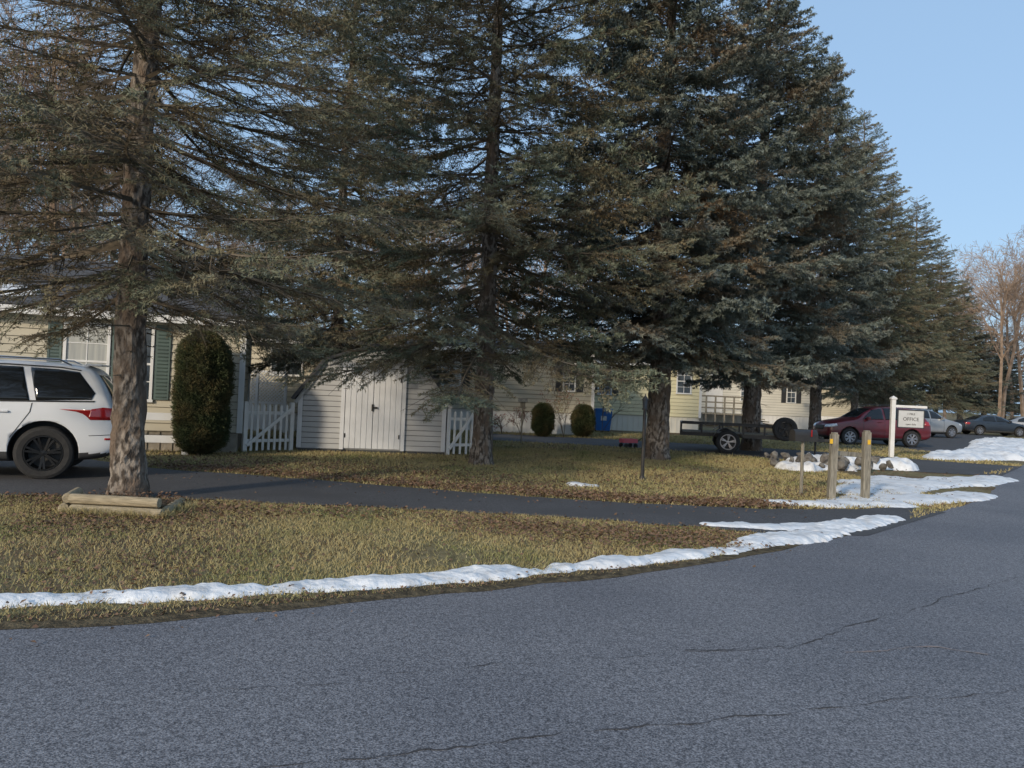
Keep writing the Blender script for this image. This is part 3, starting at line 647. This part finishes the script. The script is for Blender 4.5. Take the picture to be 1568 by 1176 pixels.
e=empty('office_sign',(12.5,25.2,0),rad(-3));b=B();b.box((0,0,.95),(.13,.13,1.9));b.box((0,0,1.92),(.18,.18,.05));b.add([(-.09,-.09,1.945),(.09,-.09,1.945),(.09,.09,1.945),(-.09,.09,1.945),(0,0,2.02)],[(0,1,4),(1,2,4),(2,3,4),(3,0,4)])
b.box((.55,0,1.68),(1.05,.08,.08));b.obj('post',['white'],e,bevel=.004)
b=B();b.box((.58,0,1.28),(.82,.03,.58),0)
for z in(1.565,.995): b.box((.58,0,z),(.86,.045,.03),1)
for x in(.165,.995): b.box((x,0,1.28),(.03,.045,.6),1)
for x in(.3,.86): b.box((x,0,1.615),(.015,.015,.07),1)
b.obj('board',['signface','darkgrey'],e)
for txt,z,s in(('OFFICE',1.22,.16),('1 MILE',1.41,.09),('open daily',1.08,.08)):
    c=bpy.data.curves.new('lettering','FONT');c.body=txt;c.size=s;c.align_x='CENTER';c.extrude=.002;o=bpy.data.objects.new('lettering',c);o.location=(.58,-.019,z);o.rotation_euler=(rad(90),0,0);c.materials.append(M['black']);link(o,e)
e=empty('recycling_bin',(4.15,34.6,0));b=B()
vs=[(-.30,-.26,.05),(.30,-.26,.05),(.30,.26,.05),(-.30,.26,.05),(-.38,-.33,.95),(.38,-.33,.95),(.38,.33,.95),(-.38,.33,.95)]
b.add(vs,[(3,2,1,0),(4,5,6,7),(0,1,5,4),(1,2,6,5),(2,3,7,6),(3,0,4,7)],0);b.box((0,0,.98),(.80,.70,.06),0);b.box((0,.33,1.0),(.6,.08,.06),0)
for x in(-.28,.28): b.cyl((x-.03,.27,.1),(x+.03,.27,.1),.1,.1,14,1)
b.box((0,-.31,.6),(.25,.012,.2),2);b.obj('bin',['blue','rubber','signface'],e)
e=empty('toy_wagon',(3.75,24.3,0),.4);b=B();b.box((0,0,.17),(.5,.28,.03));
for sx,sy2 in((0,-.14),(0,.14)): b.box((sx,sy2,.22),(.5,.02,.12))
for sx in(-.25,.25): b.box((sx,0,.22),(.02,.26,.12))
for sx in(-.17,.17):
    for s2 in(-.16,.16): b.cyl((sx,s2-.02,.07),(sx,s2+.02,.07),.07,.07,12,1)
b.beam((.25,0,.14),(.55,0,.35),.02,.02,1);b.obj('wagon',['pink','rubber'],e)
# ------------------------------------------------------------------ wheels / vehicles
def wheel(par,x,y,r,w,side,rim,spokes=7,name='wheel'):
    e=B();t=w/2
    pf=[(r*.62,-t*.75),(r*.68,-t*.95),(r*.86,-t),(r*.96,-t*.85),(r,-t*.55),(r,-t*.1),(r*.985,-t*.06),(r*.985,t*.06),(r,t*.1),(r,t*.55),(r*.96,t*.85),(r*.86,t),(r*.68,t*.95),(r*.62,t*.75)]
    e.lathe(pf,(0,0,0),n=40,m=0)
    s=side;e.lathe([(r*.62,s*t*.75),(r*.655,s*t*.98),(r*.61,s*t*.98),(r*.58,s*t*.6),(r*.56,-s*t*.7)],(0,0,0),n=40,m=1)
    e.lathe([(r*.56,-s*t*.2),(.0001,-s*t*.2)],(0,0,0),n=40,m=2)
    e.lathe([(r*.14,s*t*.45),(r*.13,s*t*.85),(.0001,s*t*.88)],(0,0,0),n=24,m=1)
    for i in range(spokes):
        a=2*math.pi*i/spokes+.2
        for da in(-.13,.13):
            p0=Vector((math.cos(a)*r*.1,s*t*.75,math.sin(a)*r*.1));p1=Vector((math.cos(a+da)*r*.60,s*t*.86,math.sin(a+da)*r*.60));e.beam(p0,p1,.03,.03,1)
    o=e.obj(name,['rubber',rim,'plast'],par,loc=(x,y,r));
    return o
def car(name,loc,yaw,paint,kind='suv',rim='rim'):
    E=empty(name,loc,yaw)
    if kind=='suv':
        L=4.82;wb=(.95,3.87);wr=.395
        st=[(0.0,.42,.70,.78,.60,.62,.50),(.04,.34,.80,.90,.76,.76,.62),(.25,.26,.90,1.02,.88,.85,.70),(.9,.24,1.0,1.10,.93,.90,.74),(1.35,.24,1.06,1.15,.94,.92,.76),(1.62,.24,1.08,1.34,.95,.93,.74),(2.05,.24,1.09,1.62,.95,.93,.72),(2.4,.24,1.10,1.72,.95,.93,.71),(3.1,.24,1.11,1.76,.95,.93,.71),(3.9,.24,1.13,1.755,.95,.93,.70),(4.28,.26,1.14,1.72,.945,.925,.69),(4.46,.27,1.14,1.68,.94,.915,.685),(4.62,.30,1.13,1.46,.925,.90,.70),(4.74,.34,1.05,1.18,.90,.87,.70),(4.80,.40,.86,.97,.87,.84,.70),(4.82,.46,.70,.78,.78,.76,.64)]
    elif kind=='suv_small':
        L=4.45;wb=(.9,3.55);wr=.345
        st=[(0.0,.40,.62,.70,.58,.6,.48),(.05,.30,.74,.84,.75,.75,.6),(.3,.24,.86,.98,.86,.84,.68),(.85,.22,.97,1.07,.90,.88,.72),(1.2,.22,1.02,1.14,.91,.9,.72),(1.5,.22,1.04,1.36,.915,.9,.68),(1.9,.22,1.05,1.58,.915,.9,.64),(2.3,.22,1.06,1.66,.915,.9,.63),(3.0,.22,1.08,1.68,.915,.9,.63),(3.6,.23,1.10,1.65,.91,.89,.62),(3.95,.25,1.11,1.58,.90,.88,.61),(4.15,.28,1.10,1.42,.88,.86,.62),(4.30,.32,1.04,1.16,.86,.84,.64),(4.42,.38,.84,.95,.82,.8,.66),(4.45,.44,.66,.74,.7,.7,.58)]
    else:
        L=4.7;wb=(.9,3.65);wr=.33
        st=[(0.0,.38,.56,.62,.58,.6,.5),(.05,.28,.66,.74,.75,.75,.6),(.4,.2,.78,.88,.86,.84,.68),(1.0,.2,.86,.95,.89,.87,.72),(1.3,.2,.90,1.0,.9,.88,.7),(1.7,.2,.92,1.22,.9,.88,.64),(2.1,.2,.93,1.40,.9,.88,.60),(2.6,.2,.94,1.45,.9,.88,.60),(3.2,.2,.95,1.40,.9,.88,.60),(3.6,.2,.96,1.24,.9,.88,.62),(3.95,.22,.97,1.06,.89,.87,.68),(4.45,.26,.95,1.03,.86,.84,.68),(4.66,.34,.84,.93,.80,.8,.64),(4.7,.42,.64,.7,.7,.7,.55)]
    V=[];F=[]
    def ring(x,zb,zl,zt,w0,w1,w2):
        zm=zb+(zl-zb)*.55;wm=w1+.012
        h=[(0,zb),(w0-.14,zb),(w0-.01,zb+.09),(wm,zm),(w1,zl),( (w1+w2)/2-.005 if zt-zl>.25 else w1-.03,(zl+zt)/2),(w2,zt-.05),(w2-.14,zt-.006),(0,zt+.012)]
        return [(x,y,z) for y,z in h]+[(x,-y,z) for y,z in h[-2:0:-1]]
    for s in st: V+=ring(*s)
    n=16
    for i in range(len(st)-1):
        for j in range(n): F.append((i*n+j,i*n+(j+1)%n,(i+1)*n+(j+1)%n,(i+1)*n+j))
    for i,rev in((0,False),(len(st)-1,True)):
        c=[V[i*n+j] for j in range(n)];cx=sum(p[2] for p in c)/n;k=len(V)
        V+=[(p[0]+(.012 if rev else -.012),p[1]*.6,cx+(p[2]-cx)*.6) for p in c]
        for j in range(n):
            q=(i*n+j,k+j,k+(j+1)%n,i*n+(j+1)%n);F.append(q[::-1] if rev else q)
        q=tuple(range(k,k+n));F.append(q if rev else q[::-1])
    me=bpy.data.meshes.new('body_src');me.from_pydata(V,[],F);me.update()
    bm=bmesh.new();bm.from_mesh(me);bmesh.ops.recalc_face_normals(bm,faces=bm.faces);bm.to_mesh(me);bm.free()
    o=bpy.data.objects.new('body_src',me);link(o);sm=o.modifiers.new('s','SUBSURF');sm.levels=3;sm.render_levels=3
    dg=bpy.context.evaluated_depsgraph_get();ev=o.evaluated_get(dg);me2=bpy.data.meshes.new_from_object(ev)
    bm=bmesh.new();bm.from_mesh(me2);tree=BVHTree.FromBMesh(bm);bm.free()
    o.modifiers.clear();o.data=me2
    cut=B()
    for wx in wb:
        for sd in(-1,1): cut.cyl((wx,sd*.60,wr+.02),(wx,sd*1.2,wr+.02),wr+.065,wr+.065,40)
    co=cut.obj('cut',['plast']);bo=o.modifiers.new('b','BOOLEAN');bo.operation='DIFFERENCE';bo.object=co;bo.solver='EXACT'
    dg=bpy.context.evaluated_depsgraph_get();me3=bpy.data.meshes.new_from_object(o.evaluated_get(dg))
    bpy.data.objects.remove(co);bpy.data.objects.remove(o)
    me3.name='body';me3.materials.clear();me3.materials.append(M[paint]);me3.materials.append(M['plast'])
    for p in me3.polygons:
        c=p.center;ins=any(math.hypot(c.x-wx,c.z-wr-.02)<wr+.067 for wx in wb)
        p.material_index=1 if (ins and abs(c.y)<.97 and (abs(p.normal.y)<.3 or abs(c.y)<.62)) or c.z<(.40 if kind=='suv' else .36) else 0
        p.use_smooth=not ins
    body=bpy.data.objects.new('body',me3);link(body,E)
    def panel(nm,poly,axis,m,off=.006,res=.07,sides=(1,-1)):
        allv=[];allf=[]
        for sd in sides:
            bm=bmesh.new()
            if axis=='y': vs=[bm.verts.new((x,0,z)) for x,z in poly];pl=((1,0,0),(0,0,1))
            else: vs=[bm.verts.new((0,x,z)) for x,z in poly];pl=((0,1,0),(0,0,1))
            bm.faces.new(vs)
            for nn_,ax in((Vector(pl[0]),0),(Vector(pl[1]),1)):
                vals=[p[ax] for p in poly];a=min(vals)
                while a<max(vals):
                    a+=res;bmesh.ops.bisect_plane(bm,geom=bm.verts[:]+bm.edges[:]+bm.faces[:],plane_co=nn_*a,plane_no=nn_)
            ok={}
            for v in bm.verts:
                if axis=='y': hit=tree.ray_cast(Vector((v.co.x,sd*3,v.co.z)),Vector((0,-sd,0)))
                elif sd>0: hit=tree.ray_cast(Vector((9,v.co.y,v.co.z)),Vector((-1,0,0)))
                else: hit=tree.ray_cast(Vector((-4,v.co.y,v.co.z)),Vector((1,0,0)))
                if hit[0] is None: ok[v]=False;continue
                nn2=hit[1];d=Vector((0,sd,0)) if axis=='y' else Vector((sd,0,0))
                if nn2.dot(d)<0: nn2=-nn2
                ok[v]=True;v.co=hit[0]+nn2*off
            bmesh.ops.delete(bm,geom=[v for v in bm.verts if not ok[v]],context='VERTS')
            k=len(allv);bm.verts.index_update();allv+=[v.co.copy() for v in bm.verts];allf+=[tuple(k+v.index for v in f.verts) for f in bm.faces];bm.free()
        b_=B();b_.add(allv,allf);o_=b_.obj(nm,[m],E,smooth=True)
        dgm=o_.modifiers.new('s','SOLIDIFY');dgm.thickness=.004;dgm.offset=0;return o_
    if kind=='suv':
        panel('side_window',[(1.55,1.14),(1.66,1.22),(2.2,1.585),(2.42,1.62),(2.60,1.635),(2.62,1.14)],'y','cglass')
        panel('side_window',[(2.72,1.14),(2.70,1.64),(3.2,1.66),(3.52,1.655),(3.66,1.16)],'y','cglass')
        panel('side_window',[(3.74,1.17),(3.62,1.65),(3.98,1.64),(4.26,1.61),(4.50,1.30),(4.46,1.20)],'y','cglass')
        panel('window_trim',[(1.45,1.10),(4.50,1.165),(4.51,1.185),(1.46,1.125)],'y','black',.008)
        panel('window_trim',[(2.2,1.60),(2.6,1.65),(3.3,1.675),(4.0,1.66),(4.28,1.625),(4.28,1.638),(4.0,1.675),(3.3,1.692),(2.6,1.668),(2.2,1.62)],'y','black',.008)
        for xs in([(1.62,.42),(1.60,1.10)],[(2.67,.36),(2.67,1.14)]):
            (xa,za),(xb,zb)=xs;panel('door_seam',[(xa,za),(xa+.011,za),(xb+.011,zb),(xb,zb)],'y','black',.003)
        panel('door_seam',[(3.43,.62),(3.441,.62),(3.68,1.0),(3.70,1.13),(3.688,1.13),(3.668,1.0)],'y','black',.003)
        panel('taillight',[(4.44,.95),(4.47,1.06),(4.62,1.09),(4.80,1.07),(4.80,.92),(4.57,.92)],'y','tail',.008,.03)
        panel('taillight',[(.50,.90),(.50,1.06),(.92,1.06),(.92,.90)],'x','tail',.008,.03,(1,))
        panel('taillight',[(-.92,.90),(-.92,1.06),(-.50,1.06),(-.50,.90)],'x','tail',.008,.03,(1,))
        panel('rear_window',[(-.64,1.20),(-.58,1.58),(.58,1.58),(.64,1.20)],'x','cglass',.008,.06,(1,))
        panel('windshield',[(-.70,1.20),(-.56,1.62),(.56,1.62),(.70,1.20)],'x','cglass',.008,.06,(-1,))
        panel('headlight',[(.42,.74),(.45,.84),(.80,.88),(.80,.76)],'x','lamp',.006,.04,(-1,));panel('headlight',[(-.80,.76),(-.80,.88),(-.45,.84),(-.42,.74)],'x','lamp',.006,.04,(-1,))
        panel('grille',[(-.40,.66),(-.40,.82),(.40,.82),(.40,.66)],'x','black',.006,.05,(-1,))
        panel('rear_bumper_trim',[(-.80,.42),(-.80,.56),(.80,.56),(.80,.42)],'x','plast',.007,.05,(1,))
        panel('bumper_reflector',[(4.66,.60),(4.66,.63),(4.76,.63),(4.76,.60)],'y','tail',.006,.03)
        panel('number_plate',[(-.17,.76),(-.17,.88),(.17,.88),(.17,.76)],'x','plate',.012,.05,(1,))
        panel('bumper_seam',[(4.45,.66),(4.80,.68),(4.80,.688),(4.45,.668)],'y','black',.003)
    elif kind=='suv_small':
        panel('side_window',[(1.42,1.10),(1.9,1.50),(2.30,1.57),(2.32,1.11)],'y','cglass');panel('side_window',[(2.40,1.11),(2.38,1.58),(3.0,1.595),(3.25,1.57),(3.33,1.13)],'y','cglass')
        panel('side_window',[(3.42,1.14),(3.33,1.56),(3.65,1.52),(3.90,1.42),(4.02,1.17)],'y','cglass')
        for xa in(1.45,2.36): panel('door_seam',[(xa,.34),(xa+.012,.34),(xa+.012,1.08),(xa,1.08)],'y','black',.003)
        panel('door_seam',[(3.2,.6),(3.212,.6),(3.38,1.1),(3.368,1.1)],'y','black',.003)
        panel('taillight',[(4.08,.92),(4.10,1.10),(4.28,1.10),(4.36,.92)],'y','tail',.008,.03)
        panel('rear_window',[(-.56,1.18),(-.5,1.45),(.5,1.45),(.56,1.18)],'x','cglass',.008,.06,(1,))
        panel('windshield',[(-.66,1.16),(-.54,1.55),(.54,1.55),(.66,1.16)],'x','cglass',.008,.06,(-1,))
        panel('headlight',[(.42,.70),(.45,.82),(.78,.86),(.78,.72)],'x','lamp',.006,.04,(-1,));panel('headlight',[(-.78,.72),(-.78,.86),(-.45,.82),(-.42,.70)],'x','lamp',.006,.04,(-1,))
        panel('headlight',[(.10,.72),(.12,.82),(.35,.88),(.38,.78)],'y','lamp',.006,.04)
        panel('grille',[(-.38,.6),(-.38,.78),(.38,.78),(.38,.6)],'x','black',.006,.05,(-1,))
        panel('number_plate',[(-.17,.74),(-.17,.86),(.17,.86),(.17,.74)],'x','plate',.012,.05,(1,))
    else:
        panel('side_window',[(1.6,.98),(2.05,1.30),(2.45,1.36),(2.48,.99)],'y','cglass');panel('side_window',[(2.56,.99),(2.54,1.365),(3.0,1.34),(3.35,1.2),(3.45,1.01)],'y','cglass')
        panel('windshield',[(-.64,1.02),(-.52,1.34),(.52,1.34),(.64,1.02)],'x','cglass',.008,.06,(-1,));panel('rear_window',[(-.6,1.08),(-.5,1.32),(.5,1.32),(.6,1.08)],'x','cglass',.008,.06,(1,))
        panel('headlight',[(.42,.6),(.45,.7),(.78,.74),(.78,.62)],'x','lamp',.006,.04,(-1,));panel('headlight',[(-.78,.62),(-.78,.74),(-.45,.7),(-.42,.6)],'x','lamp',.006,.04,(-1,))
        panel('taillight',[(4.35,.74),(4.35,.88),(4.64,.88),(4.64,.74)],'y','tail',.008,.03)
    wl=max(s[5] for s in st)
    for wx in wb:
        for sd in(-1,1): wheel(E,wx,sd*(wl-.115),wr,.24,sd,rim)
    b=B()
    zt=max(s[3] for s in st)
    hx=[2.42,3.32] if kind=='suv' else ([2.15,3.05] if kind=='suv_small' else [2.25,3.1])
    zb_=1.0 if kind!='sedan' else .86
    for sd in(-1,1):
        for x in hx: b.box((x,sd*(wl+.012),zb_),(.18,.035,.03),0)
        b.box((1.62,sd*(wl+.07),st[5][2]+.10),(.10,.2,.14),0)
    b.obj('handles_mirrors',[paint],E,bevel=.012)
    if kind!='sedan':
        b=B()
        for sd in(-1,1):
            w=.62
            b.cyl((2.2,sd*w,zt-.01),(2.35,sd*w,zt+.045),.014,n=8);b.cyl((2.35,sd*w,zt+.045),(L-.85,sd*w,zt+.03),.014,n=8);b.cyl((L-.85,sd*w,zt+.03),(L-.68,sd*w,zt-.05),.014,n=8)
        b.obj('roof_rails',['plast' if kind!='suv' else 'chrome'],E)
        b=B();b.box((L-.40,0,zt-.03),(.24,1.15,.03),0);b.obj('spoiler',[paint],E,bevel=.012)
    return E
def place_car(name,rear,yaw,paint,kind,rim,L):
    c,s=math.cos(yaw),math.sin(yaw);return car(name,(rear[0]-c*L,rear[1]-s*L,0),yaw,paint,kind,rim)
place_car('parked_suv',(-6.3,12.55),rad(21),'cwhite','suv','rim',4.82)
place_car('parked_suv',(17.6,33.0),rad(3),'cred','suv_small','rims',4.45)
place_car('parked_suv',(22.2,45.2),rad(192),'csil','suv_small','rims',4.45)
place_car('parked_car',(31.5,54.2),rad(180),'cdark','sedan','rims',4.7)
place_car('parked_car',(36.5,58),rad(160),'csil','sedan','rims',4.7)
# ------------------------------------------------------------------ trailer
E=empty('utility_trailer',(7.0,24.4,0),rad(-12));b=B()
L=3.1;Wt=1.6;zd=.55
for sy_ in(-1,1):
    b.beam((-L/2,sy_*Wt/2,zd),(L/2,sy_*Wt/2,zd),.06,.11)
    b.beam((-L/2,sy_*Wt/2,zd+.32),(L/2,sy_*Wt/2,zd+.32),.05,.05)
    for i in range(6):
        x=-L/2+L*i/5;b.beam((x,sy_*Wt/2,zd),(x,sy_*Wt/2,zd+.32),.05,.05)
    for i in range(8):
        a0=math.pi*i/8;a1=math.pi*(i+1)/8
        b.beam((-.15+.46*math.cos(a0),sy_*(Wt/2+.16),.36+.44*math.sin(a0)),(-.15+.46*math.cos(a1),sy_*(Wt/2+.16),.36+.44*math.sin(a1)),.24,.012)
for x in(-L/2,L/2): b.beam((x,-Wt/2,zd),(x,Wt/2,zd),.06,.11);b.beam((x,-Wt/2,zd+.32),(x,Wt/2,zd+.32),.05,.05)
for i in range(5): b.beam((-L/2+L*(i+1)/6,-Wt/2,zd-.02),(-L/2+L*(i+1)/6,Wt/2,zd-.02),.05,.06)
b.beam((L/2-.3,-Wt/2,zd-.02),(L/2+1.25,0,zd-.04),.06,.09);b.beam((L/2-.3,Wt/2,zd-.02),(L/2+1.25,0,zd-.04),.06,.09)
b.beam((L/2+1.1,0,zd-.04),(L/2+1.5,0,zd-.02),.08,.08);b.cyl((L/2+1.0,.1,.05),(L/2+1.0,.1,.85),.03,n=10);b.box((L/2+1.0,.1,.03),(.16,.16,.04))
b.cyl((-.15,-Wt/2-.1,.36),(-.15,Wt/2+.1,.36),.035,n=8)
b.obj('frame',['black'],E)
b=B()
for i in range(9): b.box((0,-Wt/2+.12+i*.17,zd+.05),(L-.1,.155,.035))
b.obj('deck',['wood'],E)
for sd in(-1,1): wheel(E,-.15,sd*(Wt/2+.17),.36,.2,sd,'rims',5)
o=wheel(E,L/2+.35,-.35,.36,.2,-1,'rim',5,'spare_wheel');o.location=(L/2-.05,-Wt/2-.12,.83)
# ------------------------------------------------------------------ sky & light
w=bpy.data.worlds.new('World');S.world=w;w.use_nodes=True;nt=w.node_tree;bg=nt.nodes['Background']
EL=21
sk=nt.nodes.new('ShaderNodeTexSky');sk.sky_type='NISHITA';sk.sun_disc=False;sk.sun_elevation=rad(EL);sk.sun_rotation=rad(212);sk.air_density=1.0;sk.dust_density=2.6;sk.ozone_density=1.5
mx=nt.nodes.new('ShaderNodeMix');mx.data_type='RGBA';mx.inputs[0].default_value=.6   # thin bright high haze over the clear-sky model
mx.inputs[7].default_value=(2.9,4.5,6.6,1);nt.links.new(sk.outputs[0],mx.inputs[6])
nt.links.new(mx.outputs[2],bg.inputs[0]);bg.inputs[1].default_value=.15
sd=bpy.data.lights.new('sun','SUN');sd.energy=2.5;sd.angle=rad(4);sd.color=(1,.85,.66);so=bpy.data.objects.new('sun',sd);so.rotation_euler=(rad(90-EL),0,rad(-32));so.location=(-10,-20,20);link(so)
cam=bpy.data.cameras.new('camera');cam.sensor_width=36;cam.lens=27.05;cam.clip_end=3000;co=bpy.data.objects.new('camera',cam)
co.matrix_world=Matrix.Translation((0,0,1.6))@Matrix.Rotation(rad(90.58),4,'X')@Matrix.Rotation(rad(2.5),4,'Z');link(co);S.camera=co
S.view_settings.view_transform='Standard';S.view_settings.look='None'
